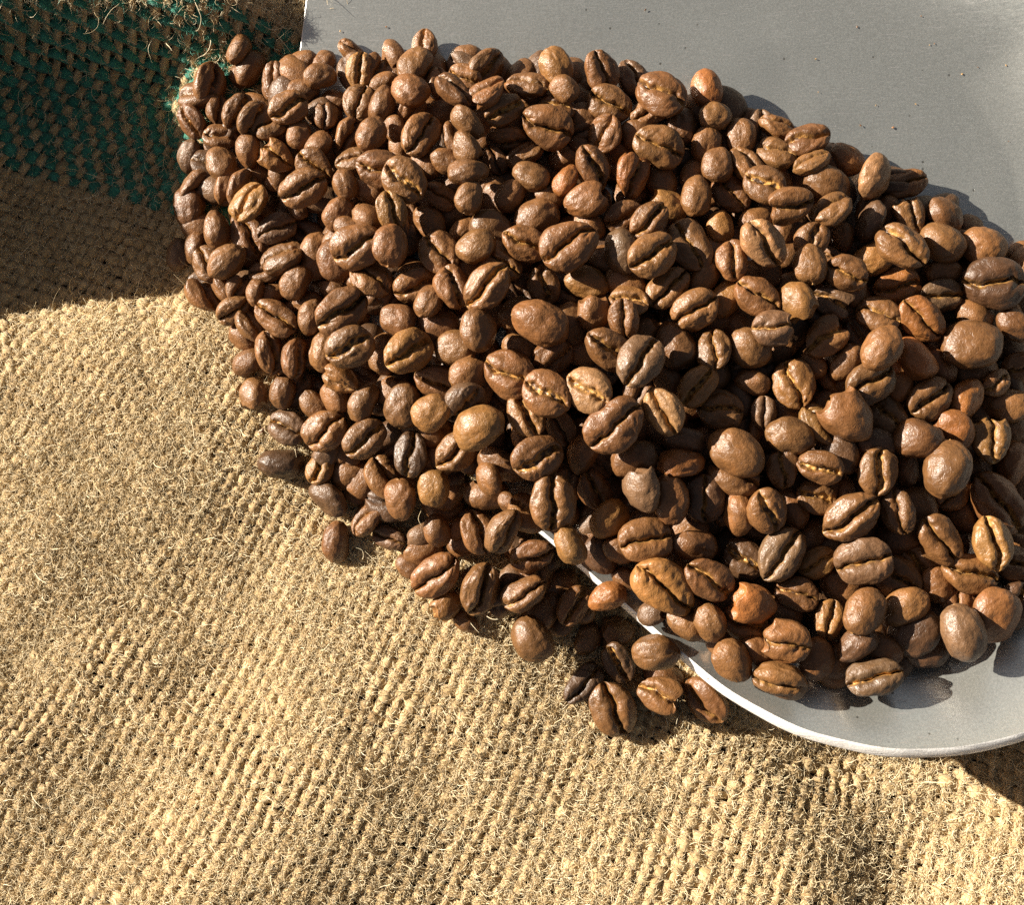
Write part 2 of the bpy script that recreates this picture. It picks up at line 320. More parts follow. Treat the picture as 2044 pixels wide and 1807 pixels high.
# ------------------------------------------------------------------ woven sack cloth
def build_sack():
    root = empty("burlap_sack", "tan burlap coffee sack with a dark green woven stripe, spread out under scoop and beans", "sack")
    mu = math.tan(math.radians(-17.5))                 # weft slope
    def cot(X): return 1 / math.tan(math.radians(1)) if False else 1 / np.tan(np.radians(np.interp(X, [-140, -60, 20, 110, 220], [56, 57, 66, 78, 82])))
    pu, pv = 2.50, 2.42
    def plan(X, Y):
        c = cot(X); y = (Y + mu * X) / (1 - mu * c); x = X + y * c
        wx = 2.6 * vn(x / 34, y / 34) + 0.9 * vn(x / 9 + 5, y / 9); wy = 2.6 * vn(x / 34 + 20, y / 34 + 9) + 0.9 * vn(x / 9 + 15, y / 9 + 3)
        return x + wx, y + wy
    def inside(x, y): return (x > -122) & (x < 122) & (y > -108) & (y < 112)
    def hidden(x, y):
        z, t = scoop_z(x, y); return t < 0.86
    n = 0; fib_src = []
    def green_weft(Y):                                 # the dyed wefts make the stripe
        return 25.0 < Y < 68.5
    def strand(kind, k):
        nonlocal n
        sp = 4
        if kind == 'warp':
            X = k * pu; js = np.arange(-110 * sp, 130 * sp) / sp; x, y = plan(np.full_like(js, X), js * pv)
            ph = js + k
        else:
            Y = k * pv; js = np.arange(-110 * sp, 110 * sp) / sp; x, y = plan(js * pu, np.full_like(js, Y))
            ph = js + k + 1
        green = kind == 'weft' and green_weft(k * pv)
        keep = inside(x, y) & ~hidden(x, y)
        runs = []; i = 0
        while i < len(keep):
            if keep[i]:
                j = i
                while j < len(keep) and keep[j]: j += 1
                if j - i > 6: runs.append((i, j))
                i = j
            else: i += 1
        sd_ = k * 0.37 + (100 if kind == 'warp' else 0)
        for a, b in runs:
            xx, yy, pp = x[a:b], y[a:b], ph[a:b]; s = np.arange(a, b) / sp
            slub = 1 + 0.55 * vn(s / 2.3 + sd_ * 13, s * 0 + sd_) + 0.30 * vn(s / 7 + sd_ * 5, s * 0 + sd_)
            # a yarn wanders a little sideways
            tx = np.gradient(xx); ty = np.gradient(yy); L = np.hypot(tx, ty); tx, ty = tx / L, ty / L; nx, ny = -ty, tx
            wob = 0.42 * vn(s / 1.7 + sd_ * 7, s * 0 + 3.3 + sd_)
            xx = xx + nx * wob; yy = yy + ny * wob
            up = np.cos(math.pi * pp)
            zz = _clothq(xx, yy) + (0.0 if kind == 'warp' else 0.05) + (0.52 if kind == 'warp' else 0.50) * np.sign(up) * np.abs(up) ** 0.8 + 0.15
            wid = (0.80 if kind == 'warp' else 1.22) * slub * (1 + 0.10 * up); th_ = 0.54 * slub
            m = 6; ang = np.linspace(0, 2 * math.pi, m, endpoint=False) + 0.3
            ca, sa = np.cos(ang), np.sin(ang)
            irr = 1 + 0.24 * vn(s[:, None] * 1.9 + sd_ * 3, ang[None, :] * 1.2 + sd_)
            V = np.stack([xx[:, None] + nx[:, None] * ca * wid[:, None] * irr, yy[:, None] + ny[:, None] * ca * wid[:, None] * irr, zz[:, None] + sa * th_[:, None] * irr], -1)
            q = np.arange(len(xx) * m).reshape(-1, m); i0 = q[:-1]; i1 = q[1:]
            F = np.stack([i0, np.roll(i0, -1, 1), np.roll(i1, -1, 1), i1], -1).reshape(-1, 4)
            uv = np.stack([np.repeat(s * 2.1, m), np.tile(np.abs(np.linspace(-1, 1, m, endpoint=False)), len(xx))], -1)
            mesh_obj("green_yarn" if green else "jute_yarn", V.reshape(-1, 3) * MM, F, M_GREEN if green else M_TAN, root, uv=uv)
            n += 1
            top = up > 0.1
            fib_src.append((xx[top], yy[top], zz[top] + 0.3, tx[top], ty[top], np.full(top.sum(), green), wid[top]))
    # tabulate the cloth once: it is sampled very often
    gx = np.arange(-126, 126.1, 0.75); gy = np.arange(-112, 116.1, 0.75); G = cloth(*np.meshgrid(gx, gy, indexing='ij'))
    global _clothq
    def _clothq(x, y):
        fx = np.clip((x + 126) / 0.75, 0, len(gx) - 1.01); fy = np.clip((y + 112) / 0.75, 0, len(gy) - 1.01)
        i = fx.astype(int); j = fy.astype(int); a = fx - i; b = fy - j
        return G[i, j] * (1 - a) * (1 - b) + G[i + 1, j] * a * (1 - b) + G[i, j + 1] * (1 - a) * b + G[i + 1, j + 1] * a * b
    for k in range(-90, 91): strand('warp', k)
    for k in range(-88, 96): strand('weft', k)
    # the sack's second layer of cloth lies close under the first
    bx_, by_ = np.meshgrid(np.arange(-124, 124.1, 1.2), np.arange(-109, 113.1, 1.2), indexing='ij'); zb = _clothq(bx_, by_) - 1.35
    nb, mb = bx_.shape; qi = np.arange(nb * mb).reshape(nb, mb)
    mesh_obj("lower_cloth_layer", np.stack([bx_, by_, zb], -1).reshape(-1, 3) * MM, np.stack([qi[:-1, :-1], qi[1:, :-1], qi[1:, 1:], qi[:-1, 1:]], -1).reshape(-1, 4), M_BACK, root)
    # loose fibres
    A = [np.concatenate([f[i] for f in fib_src]) for i in range(7)]
    tot = len(A[0])
    def fuzz(name, count, mat, sel, lmin, lmax, lift, label=None, rad=0.030, curl=1.1):
        pw = np.clip(0.9 + 1.3 * vn(A[0] / 13 + 40, A[1] / 13 + 3), 0.3, 2)           # fuzz comes in patches
        pw = pw * np.where((A[0] < -62) & (A[1] > 28) & (A[1] < 80), 0.35, 1.0) * sel; pw /= pw.sum()
        idx = rng.choice(tot, count, p=pw); K = 5
        x0 = A[0][idx] + rng.normal(0, .45, count); y0 = A[1][idx] + rng.normal(0, .45, count); z0 = A[2][idx] - 0.05
        along = np.arctan2(A[4][idx], A[3][idx]) + 0.9 * rng.choice([-1.0, 1.0], count, p=[.25, .75]) + rng.normal(0, 0.6, count) + rng.integers(0, 2, count) * math.pi
        Lh = rng.uniform(lmin, lmax, count) * rng.uniform(0.5, 1, count)
        el = np.abs(rng.normal(lift, 0.35, count)); turn = rng.normal(0, curl, count); fall = rng.uniform(0.4, 2.0, count)
        pts = np.zeros((count, K, 3)); pts[:, 0] = np.stack([x0, y0, z0], -1)
        d = along.copy(); e = el.copy()
        for k in range(1, K):
            st = Lh / (K - 1)
            pts[:, k, 0] = pts[:, k - 1, 0] + st * np.cos(d) * np.cos(e); pts[:, k, 1] = pts[:, k - 1, 1] + st * np.sin(d) * np.cos(e)
            pts[:, k, 2] = pts[:, k - 1, 2] + st * np.sin(e)
            d += turn / (K - 1) * 1.4 + rng.normal(0, .28, count); e -= fall / (K - 1)
        # keep them above the weave
        pts[:, 1:, 2] = np.maximum(pts[:, 1:, 2], _clothq(pts[:, 1:, 0], pts[:, 1:, 1]) + 0.55)
        hc = bpy.data.hair_curves.new(name); hc.add_curves([K] * count)
        hc.attributes["position"].data.foreach_set("vector", (pts * MM).astype(np.float32).ravel())
        ra = hc.attributes.get("radius") or hc.attributes.new("radius", 'FLOAT', 'POINT')
        rv = rng.uniform(0.6, 1.5, count)[:, None] * np.array([1, 1, .9, .7, .3])[None, :] * rad * MM
        ra.data.foreach_set("value", rv.astype(np.float32).ravel()); hc.materials.append(mat)
        o = link(bpy.data.objects.new(name, hc), root); o["kind"] = "stuff"; return o
    green = A[5].astype(bool)
    fuzz("loose_fibres", 300000, M_FIB, ~green, 0.8, 2.8, 0.5, rad=0.037)
    fuzz("long_fibres", 6000, M_FIB, np.ones(tot, bool), 4.0, 9.0, 0.5, rad=0.042)
    fuzz("curled_fibres", 30000, M_FIB, ~green, 2.0, 5.0, 0.45, rad=0.030, curl=3.6)
    fuzz("green_fibres", 14000, M_FIBG, green, 1.0, 3.2, 0.30)
    return n
n_yarn = build_sack()

# ------------------------------------------------------------------ coffee beans
NV = 30
def cube_sphere(n):
    lin = np.linspace(-1, 1, n + 1); V = []; F = []; 
    for ax in range(3):
        for sgn in (-1, 1):
            a, b = np.meshgrid(lin, lin, indexing='ij'); P = np.zeros((n + 1, n + 1, 3))
            P[..., ax] = sgn; P[..., (ax + 1) % 3] = a; P[..., (ax + 2) % 3] = b
            base = len(V) * (n + 1) ** 2; q = np.arange((n + 1) ** 2).reshape(n + 1, n + 1) + base
            f = np.stack([q[:-1, :-1], q[1:, :-1], q[1:, 1:], q[:-1, 1:]], -1).reshape(-1, 4)
            F.append(f if sgn > 0 else f[:, ::-1]); V.append(P.reshape(-1, 3))
    V = np.vstack(V); F = np.vstack(F)
    u, inv = np.unique(np.round(V, 6), axis=0, return_inverse=True); inv = inv.ravel()
    return u, inv[F]
def bean_shape(n, seed):
    r = np.random.default_rng(seed); V, F = cube_sphere(n)
    V = V.copy(); V[:, 1] = np.sign(V[:, 1]) * np.abs(V[:, 1]) ** 1.45
    V[:, 0] = np.sin(V[:, 0] * math.pi / 2 * 0.55) / math.sin(math.pi / 2 * 0.55)
    P = V / np.linalg.norm(V, axis=1, keepdims=True)
    wr = r.uniform(.66, .82) * .5; dome = r.uniform(.28, .35); flat = r.uniform(.13, .19); egg = r.uniform(-.16, .16); bend = r.uniform(-.05, .05)
    p = r.uniform(2.0, 2.22); snap = r.uniform(.18, .34) if seed % 8 == 3 else None; sdir = r.choice([-1, 1]); sph = r.uniform(0, 6)
    s = (np.abs(P) ** p).sum(1) ** (-1 / p); Q = P * s[:, None]
    x, y, z = Q[:, 0], Q[:, 1], Q[:, 2]
    taper = 1 + egg * x
    X = x * .5; Y = y * wr * taper + bend * (1 - x * x) * .5; top = z > 0
    # rounded rim: the flat side bulges in two lobes
    Z = np.where(top, flat * np.sign(z) * np.abs(z) ** .85, dome * z * taper ** .6)
    yy = y * taper
    sc = r.uniform(.05, .16) * r.choice([-1, 1]); yc = sc * np.sin(x * math.pi * r.uniform(.8, 1.1)) + r.uniform(-.05, .05)
    yc = yc + .035 * np.sin(x * r.uniform(7, 11) + r.uniform(0, 6)) + .018 * np.sin(x * r.uniform(17, 24) + r.uniform(0, 6))
    d = (y - yc)
    gw = r.uniform(.05, .10); gd = r.uniform(.10, .15); end = sg((1.02 - np.abs(x)) / .05)
    Z = Z + np.where(top, .03 * (1 - x * x) * np.exp(-((np.abs(d) - .45) / .30) ** 2), 0)      # lobes
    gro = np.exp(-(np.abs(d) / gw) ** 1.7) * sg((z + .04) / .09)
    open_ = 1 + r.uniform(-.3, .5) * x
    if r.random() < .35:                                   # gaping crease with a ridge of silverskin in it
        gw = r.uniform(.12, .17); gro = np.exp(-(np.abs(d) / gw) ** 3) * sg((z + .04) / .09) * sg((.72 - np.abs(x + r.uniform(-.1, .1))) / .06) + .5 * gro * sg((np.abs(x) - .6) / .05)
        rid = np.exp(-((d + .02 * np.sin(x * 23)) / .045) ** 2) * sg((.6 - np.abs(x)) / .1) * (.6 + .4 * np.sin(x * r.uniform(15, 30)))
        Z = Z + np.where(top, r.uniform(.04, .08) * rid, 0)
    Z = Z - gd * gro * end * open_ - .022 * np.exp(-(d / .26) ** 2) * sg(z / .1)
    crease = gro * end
    # small cracks at the crease ends
    for e_ in (-1, 1):
        for _ in range(2):
            ang = r.uniform(-1.1, 1.1); cx_ = e_ * r.uniform(.62, .86); cy_ = sc * math.sin(cx_ * math.pi) * .6
            ux, uy = math.cos(ang), math.sin(ang); dd = (x - cx_) * -uy + (y - cy_) * ux; al = (x - cx_) * ux + (y - cy_) * uy
            Z = Z - np.where(top, .034 * np.exp(-(dd / .045) ** 2) * np.exp(-(al / .28) ** 2), 0)
    # dents and soft wrinkles
    N_ = np.stack([P[:, 0], P[:, 1] * 1.3, P[:, 2] * 1.6], -1); disp = np.zeros(len(P))
    for f, a in ((2.0, .010), (4.2, .0045), (8.5, .0020), (15, .0010)):
        for _ in range(5):
            k = r.normal(0, 1, 3); k /= np.linalg.norm(k); disp += a * np.sin(f * (P @ k) * 1.6 + r.uniform(0, 6.3) + 1.2 * np.sin(f * .7 * (P @ r.normal(0, 1, 3))))
    # radial puckers across the lobes
    disp += np.where(top, .0035 * np.sin(x * r.uniform(20, 30) + 3 * np.sin(y * 4 + r.uniform(0, 6))) * np.exp(-((np.abs(d) - .35) / .35) ** 2), 0)
    X = X + P[:, 0] * disp; Y = Y + P[:, 1] * disp; Z = Z + P[:, 2] * disp
    if snap:                                            # a bean broken across one end
        e_ = X * sdir - snap - .05 * np.sin(Y * 14 + sph) - .04 * np.sin(Z * 19 + sph)
        X = np.where(e_ > 0, X - sdir * e_ * .93, X)
    bx = np.stack([X, Y, Z], -1); return bx, F, crease, bx.copy()

HI = [bean_shape(26, 100 + i) for i in range(NV)]
MID = [bean_shape(17, 100 + i) for i in range(NV)]
LO = [bean_shape(9, 100 + i) for i in range(NV)]
def hi_mesh(i):
    V, F, cr, bc = HI[i]
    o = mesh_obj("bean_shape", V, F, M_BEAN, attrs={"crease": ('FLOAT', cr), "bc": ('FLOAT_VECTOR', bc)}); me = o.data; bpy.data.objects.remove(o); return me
HIM = [hi_mesh(i) for i in range(NV)]

TONE = {'': (0.140, 0.064, 0.021), 'g': (0.195, 0.094, 0.027), 'o': (0.210, 0.080, 0.021), 'p': (0.110, 0.060, 0.029), 'd': (0.070, 0.035, 0.015), 'l': (0.21, 0.116, 0.050)}
BEANS = """
T 480 80 3.407
770 245 320 60 170 2|single domed bean at the top left tip of the heap, against the green stripe
460 570 460 80 60 1
820 480 350 20 180 0
1110 540 410 85 -10 2
1400 350 300 20 180 0
1600 370 300 60 180 1
1570 490 330 10 200 2
1400 640 330 10 180 1
1250 810 420 25 10 3
1060 970 380 30 0 2
540 830 330 80 70 1
740 850 400 70 70 2
900 920 400 60 60 2
280 940 370 115 -50 2
570 1090 370 170 30 1
1620 890 330 80 0 2
1720 740 300 0 180 0
1960 440 380 80 0 2 g
1960 760 400 75 0 2
1890 240 330 150 40 1
1360 1090 300 80 180 1
1550 1180 320 50 180 1
260 1290 370 85 180 1 p
850 1240 360 95 -150 2
1120 1280 400 150 0 3 g
580 1370 380 120 180 2
480 1220 260 100 180 0
1500 1390 400 135 -10 2
1860 1080 360 70 60 1
1900 1340 380 20 -40 2
340 1580 430 40 60 1
940 1480 320 20 180 1
660 1600 400 60 70 1
790 1620 400 60 65 2
1390 1610 500 25 20 3
1100 1580 200 150 180 1
1830 1590 320 110 180 2
T 1060 60 3.194
320 340 360 110 120 1
600 250 360 85 -25 2
510 430 380 60 170 3
980 370 350 20 180 1
1170 440 400 40 40 2
1490 510 380 45 180 1
1560 610 400 170 60 2
1830 460 400 110 180 3 g|smooth golden domed bean on the upper heap edge, brightest along the metal
1910 650 290 130 180 3
1640 710 330 10 180 1
1840 810 360 170 50 2
1760 1000 480 155 -15 3
1350 860 390 30 20 3
1170 710 400 40 -40 3
980 560 340 150 -20 2
870 665 400 130 65 3
720 590 330 90 60 1
470 660 380 150 180 3
210 600 300 20 180 1
150 480 350 75 60 1
200 790 360 75 180 2
480 850 320 60 40 2
310 1000 260 110 180 2
110 1095 340 60 180 3
580 1110 430 50 25 2
780 870 330 10 180 0
1000 950 370 130 120 3
870 1090 330 100 30 2
1000 1190 340 120 150 3
1370 1110 400 172 -80 2
1540 1245 350 35 -45 2
1265 1310 280 120 0 2
810 1320 320 160 180 2
1010 1430 380 10 180 3
600 1370 330 140 180 1
190 1410 450 160 -10 2
405 1490 460 135 -5 3
1600 1480 350 160 180 2
1010 1650 320 70 180 3
750 1660 340 150 0 2
1400 1640 330 60 180 2
1250 1590 300 20 180 0
1910 1530 330 60 170 2 o
1900 1300 300 20 180 0
90 1620 330 150 180 1
840 1540 250 90 180 1
T 1660 60 3.194
350 490 400 110 20 3
180 600 300 20 180 1
640 560 400 120 20 2 p
910 700 490 145 10 3
420 790 430 150 -20 2
790 860 380 30 0 2
1330 650 380 100 180 3 o|tall upright domed bean casting a long round shadow on the metal
1415 900 330 15 180 3
1100 990 370 95 180 2
1340 1150 340 70 180 3
1650 1100 350 80 180 2
880 1190 480 152 -5 3
380 1050 390 65 -20 3
260 1380 400 115 15 3
650 1430 440 80 25 3 o
1435 1350 340 85 180 3
1240 1640 380 90 180 3
1200 1450 330 60 180 1
890 1500 430 110 180 1
1555 1620 400 125 0 2
1730 1350 400 130 30 2
1870 1550 420 150 10 3
480 1220 300 10 180 1
690 1090 380 10 180 1
190 920 330 160 180 1
160 1040 280 30 0 1
200 1680 420 20 180 3
140 1180 200 160 180 1
1720 940 330 170 180 1
T 2260 260 3.194
80 370 380 155 30 2
70 610 380 150 20 2
365 490 420 12 -30 3
400 695 370 20 -60 3
720 670 370 150 180 2
985 830 450 65 -120 3 l|pale pointed bean standing out on the right heap edge beside a shadow
1280 900 420 15 0 2
540 910 460 155 170 2
200 1105 440 20 25 3
575 1140 400 40 -70 3
950 1245 420 75 100 3 p
1325 1185 380 110 10 3
1230 1490 500 140 5 4
1650 1190 400 145 180 2
1630 1455 450 150 180 2
425 1415 370 60 0 3
690 1410 280 90 180 2
2010 1490 450 160 180 2
960 1610 420 30 180 2 g
390 1650 380 100 150 3
70 850 350 140 180 1
1100 1150 300 80 180 1
430 1020 300 120 180 1
130 1330 300 90 180 1
200 1560 350 20 180 0
580 1590 250 160 0 0
T 460 560 3.194
300 160 400 100 170 2
850 110 420 55 -30 3 g
570 370 370 100 160 3
205 600 340 100 180 1 p
350 540 330 80 120 2
480 690 370 120 -10 2
660 670 420 45 180 3
870 450 450 120 10 2
1130 360 400 25 10 4 p|wrinkled grey bean perched on another near the left end of the heap
1175 640 430 22 -75 3
1330 200 200 130 180 0
1020 770 330 0 -20 2
1290 860 340 60 180 3
1700 215 340 40 180 2
1800 365 280 150 180 2
440 970 430 125 60 1
640 910 350 120 70 1
765 935 300 70 60 2
720 1130 360 40 50 2
930 970 260 85 180 3
1080 980 300 40 180 2
1125 1205 450 143 10 3
880 1270 380 125 65 2
890 1110 220 150 180 1
810 1370 320 140 170 0
1460 1190 340 80 180 2
1420 1060 300 0 180 1
1735 1140 520 38 10 3
1680 660 420 110 180 2
1880 535 480 25 15 3
1650 945 300 170 110 1
1910 890 300 145 90 1
1570 1510 400 80 180 2
1815 1465 470 25 10 3
860 1620 330 30 180 1
1060 1530 420 100 60 2
1290 1580 380 90 60 2
1480 560 350 60 180 0
1480 740 350 0 180 0
T 1060 560 3.194
90 275 330 160 180 2
290 190 360 110 10 3 g
275 520 400 85 180 3
640 300 370 130 180 2
735 590 440 125 5 3
960 390 300 40 180 1
1080 530 380 20 180 3
1230 370 430 150 180 2
1655 250 430 20 180 3
1550 505 450 150 -10 3
1950 550 530 28 0 4|big wrinkled grey bean with a long open crease, left of heap centre
1770 70 300 160 180 1
1320 650 420 140 10 2
1020 750 300 10 180 1
1185 905 510 40 5 4
850 900 400 115 15 3
520 890 440 15 20 2
300 980 330 70 50 1
100 835 420 150 20 2
120 1000 230 10 180 1
635 1045 320 60 180 3
355 1230 340 160 180 3
725 1285 400 160 160 2
1100 1310 410 110 180 4
450 1505 480 28 0 3 g
225 1540 400 90 180 2
900 1480 400 165 180 2
1680 1265 520 160 180 4
1450 1150 360 40 180 2
1495 1480 350 155 180 2
1805 1570 450 25 45 3
1720 870 380 95 0 3
1400 1680 420 160 10 3
1210 1560 200 120 180 1
1500 880 350 20 180 0
850 220 300 20 180 0
T 1660 560 3.194
220 345 330 160 180 1
560 255 380 20 20 2
785 300 430 38 5 3
970 160 430 170 180 2 g
1160 520 500 115 0 3
1450 360 330 90 180 1 g
820 612 480 30 5 4
530 590 430 100 150 2 p
1540 680 370 100 0 3
1855 505 470 130 0 4 l
1790 290 330 20 180 1
205 860 420 170 180 3 g
380 640 320 10 180 1
975 912 460 42 0 3
1290 850 400 60 180 1
1218 1120 450 32 0 4
1790 1020 460 142 5 3
1505 1030 380 60 180 2 g
1920 780 260 80 180 1
275 1150 400 95 180 3
550 1210 390 100 -10 3
600 1040 370 160 20 2
570 900 420 140 180 1
50 1270 400 90 180 2
410 1500 460 138 10 3
710 1610 500 55 0 4 p
1050 1465 450 110 180 2
1410 1490 380 95 -20 3
1735 1485 420 130 160 2
1965 1290 440 175 0 4 p|grey brown bean with a level crease holding golden chaff at its left end
760 1320 320 60 180 1
150 1540 320 0 180 1
1430 1240 330 20 180 0
1830 780 300 110 0 0
T 2200 760 5.316
770 700 740 125 150 3 g
1000 1650 500 100 180 1
500 1430 500 30 180 0
T 2369 760 3.194
360 150 400 160 -30 3
260 405 400 160 10 2 p
460 330 300 90 180 1
860 265 450 10 10 2 o|orange brown bean with a level crease and split, lit from below by neighbours
1290 130 330 10 180 1
1280 345 430 178 0 3 p
1760 240 560 175 0 3 d|very large dark bean with a level crease near the right edge, under the metal
1070 575 500 140 0 4 o
670 540 420 158 20 2
210 730 440 40 -10 3
690 850 430 55 180 4
1560 810 560 170 180 4|very large smooth domed bean lying level near the right picture edge
1015 950 440 130 180 3 o
1240 990 430 110 180 2 o
1960 630 380 140 180 3
1580 530 380 160 180 1
1580 1040 430 10 180 1
615 1170 490 32 10 3
370 980 400 60 180 1
360 1460 560 130 180 4
1140 1325 460 40 5 3
1470 1335 420 60 180 3 o
1775 1170 300 30 0 3
2000 1030 400 10 10 2
1870 1390 460 175 180 2
750 1475 430 130 15 2
870 1210 300 60 180 2 o
1390 1620 430 125 150 3 o
130 1560 430 130 20 2 g
1050 1690 450 170 180 3
1950 1610 400 0 180 1
1600 1470 280 60 180 1
1990 430 350 20 180 1
950 1510 250 20 180 1
300 1180 300 20 180 0
1960 1230 300 30 180 0
T 2800 500 6.024
1200 1480 600 20 180 1
300 980 500 0 180 0
T 560 1060 3.194
590 315 370 100 180 2
870 300 340 85 180 2
1130 215 250 120 180 0
1405 165 390 165 -45 3 g
1160 420 340 140 180 2
1350 350 330 105 150 2
1625 400 380 60 180 3
1860 280 280 60 180 1
1990 420 430 80 180 3
905 635 390 158 0 3 p|shiny bean with golden crease, at the left flank above a dark round one
1250 670 450 40 5 3
1630 740 450 35 10 3
850 980 430 0 180 3 d|large dark round bean pressed into the burlap on the left flank
1215 1005 360 60 0 2 g
1490 910 230 150 180 1
1290 1300 430 150 150 2 d
1800 1100 420 110 60 2
1570 1260 300 160 180 1
1660 1485 410 60 -40 2
1965 1310 390 90 160 3
1860 1660 340 160 0 2 p
1500 1080 400 0 180 0
T 1160 1060 3.194
400 205 440 155 -30 2
690 125 420 30 180 3
1080 140 480 148 -5 3
1430 310 480 145 5 4
1815 290 460 145 -5 4 l|pale round bean with a crooked crease at the heart of the heap
1235 510 440 118 10 3
340 500 370 30 180 4 g
655 400 430 50 65 3 p
790 640 490 25 180 4 g
340 700 280 150 180 1
590 850 480 35 0 2
330 950 330 70 180 2
150 885 420 85 0 3 d
365 1205 360 80 180 3 g
990 975 430 150 150 2
885 1120 340 120 130 3
1335 915 490 25 0 3
1560 640 350 110 0 1
1180 720 220 90 180 1
1770 880 400 70 180 3
1875 1215 410 115 0 3
1485 1330 520 88 10 4|long upright bean with a deep crease, above the start of the scoop rim
1250 1435 420 135 30 2
750 1250 290 90 180 2
1080 1340 250 130 180 1
1020 1610 450 70 40 2
780 1620 430 110 30 2
400 1600 330 110 180 2
590 1580 250 50 180 1
880 1250 400 20 180 0
500 1230 400 60 180 0
T 1760 1060 3.194
130 610 560 38 0 4|very large crinkled bean slanting up right, just left of the picture centre line
590 490 460 115 -15 4 l
940 245 430 52 -5 3 g
1140 470 440 172 0 2
640 180 330 120 180 1
1440 210 330 160 180 1
1850 220 460 110 0 3 g|upright bean whose wide crease is full of golden chaff
1545 500 330 95 0 2 p
1810 710 430 165 180 3
790 760 420 170 120 2 p
770 960 430 12 115 2 o
1280 870 520 150 180 4|biggest round domed bean sitting on top of another, right of the middle
1250 1080 500 150 20 2
1730 1025 360 95 0 3
330 940 440 10 180 2
390 1215 460 115 130 3 p
670 1310 470 98 180 3|smooth pointed bean standing upright between two creased beans
980 1300 460 95 0 2 d
100 1490 400 30 180 3 g
1300 1445 400 95 140 2
1555 1410 430 115 5 3
1810 1390 420 125 180 2
460 1530 400 10 180 1
1190 1400 330 90 180 1
830 1590 400 10 180 1
T 2369 1260 3.194
1720 120 470 95 0 3 g
145 375 420 160 -20 3
290 240 400 130 180 2 d
640 135 400 170 180 2 p
670 405 450 80 -10 3
930 390 340 90 180 2
1280 380 540 80 180 4|largest egg shaped domed bean by the right edge, smooth and light brown
1380 590 400 40 0 2
1920 340 430 80 150 2 o
1800 710 640 125 10 3
1740 1085 500 93 0 4 g
1600 390 300 10 180 1
450 840 560 30 0 4|very large bean with a clean slanting crease, in the lower right of the heap
545 1250 520 18 0 4 p
850 790 430 110 -20 3
1080 750 440 130 180 2
880 1040 420 15 180 2
1440 810 380 120 180 1
1295 1060 520 125 -5 3
100 650 380 160 0 2
365 600 280 90 180 1
110 1265 370 25 -20 3 g
910 1420 470 140 0 3
1040 1280 420 130 0 2
1210 1470 350 120 180 2
1540 1370 520 160 20 2
2000 560 350 90 180 1
1960 1060 280 110 180 1
1960 1275 460 150 10 2
1450 1620 380 90 0 2
330 1500 450 150 180 1
T 900 1560 3.194
270 110 400 80 180 2|domed bean half sunk in the burlap fuzz, lowest on the left flank
970 340 280 150 180 1
1210 425 530 42 0 3
1305 715 370 35 180 2 g
1630 555 520 68 25 3
1500 860 280 150 180 1
1100 200 400 10 180 0
T 1500 1560 3.194
200 250 430 25 30 4
120 600 440 30 0 3
560 130 370 115 180 4 g
840 220 400 120 180 2 d
1270 95 490 15 0 4
1010 190 300 150 180 2
1705 160 450 170 140 3
1580 290 250 140 180 2
1435 540 630 142 0 4 g|large bean with a pale gold ridge of chaff, just above the scoop rim
1860 465 470 150 0 4
600 710 420 60 20 3
910 620 370 20 180 4 o|round orange brown bean resting on the scoop rim
1080 450 300 150 180 2
1320 780 300 20 180 2 p
210 1020 480 128 180 3
730 1020 330 50 180 1
1020 1250 420 120 0 3 d
1365 1150 440 0 180 4|big round domed bean leaning over the scoop rim at the lower end
1440 1380 400 160 180 2
690 1435 470 42 0 3 d
1865 865 370 110 180 3
1640 880 400 150 180 2
460 900 250 10 180 2
360 700 350 60 180 1
1000 960 400 0 180 0
450 520 400 30 180 0
T 2100 1560 3.194
260 260 420 140 0 2 d
640 230 540 52 0 4 p|very large bean cracked across its lobe beside a straight black crease
770 600 390 160 0 2
360 680 470 165 180 4 o
270 890 450 155 10 2
1060 830 380 80 0 3 g
705 1060 520 163 -5 4
160 1220 430 130 180 3
390 1140 380 145 180 2
600 1410 490 168 -25 3
960 1220 400 60 180 2
660 780 350 150 180 1
1120 1350 350 160 180 1
T 2369 1700 3.194
560 320 450 60 180 4
950 280 450 20 180 3
1020 520 500 20 180 2 d
500 630 400 40 180 3 d
640 500 300 150 180 1
620 920 510 10 -10 4 p|big dark bean with a deep dark groove, lowest one inside the scoop
740 690 400 150 180 2
1485 520 530 110 180 4 p
1780 350 520 75 180 3
1150 700 400 15 180 2 d
1980 280 480 60 0 2 d
300 800 400 20 180 1
1240 560 250 90 180 1
T 1580 1760 3.194
710 1060 560 115 0 3|lowest bean of all on the open burlap, deep crease leaning left of upright
1150 920 460 160 0 3
1600 980 520 140 -35 3
"""
beans = []; ox = oy = 0; sc_ = 1
for ln in BEANS.strip().splitlines():
    if ln.startswith('T '):
        _, ox, oy, sc_ = ln.split(); ox, oy, sc_ = float(ox), float(oy), float(sc_); continue
    body, _, lab = ln.partition('|'); f = body.split()
    q = 2044.0 / 3009.0
    px, py = (ox + float(f[0]) / sc_) * q, (oy + float(f[1]) / sc_) * q
    tt = float(f[3 + 1]); tt = tt * .68 if 50 <= abs(tt) <= 80 else tt
    beans.append(dict(px=px, py=py, L=float(f[2]) / sc_ * q * S * 1.04, a=float(f[3]), t=tt, lv=int(f[5]), tone=f[6] if len(f) > 6 else '', lab=lab.strip()))
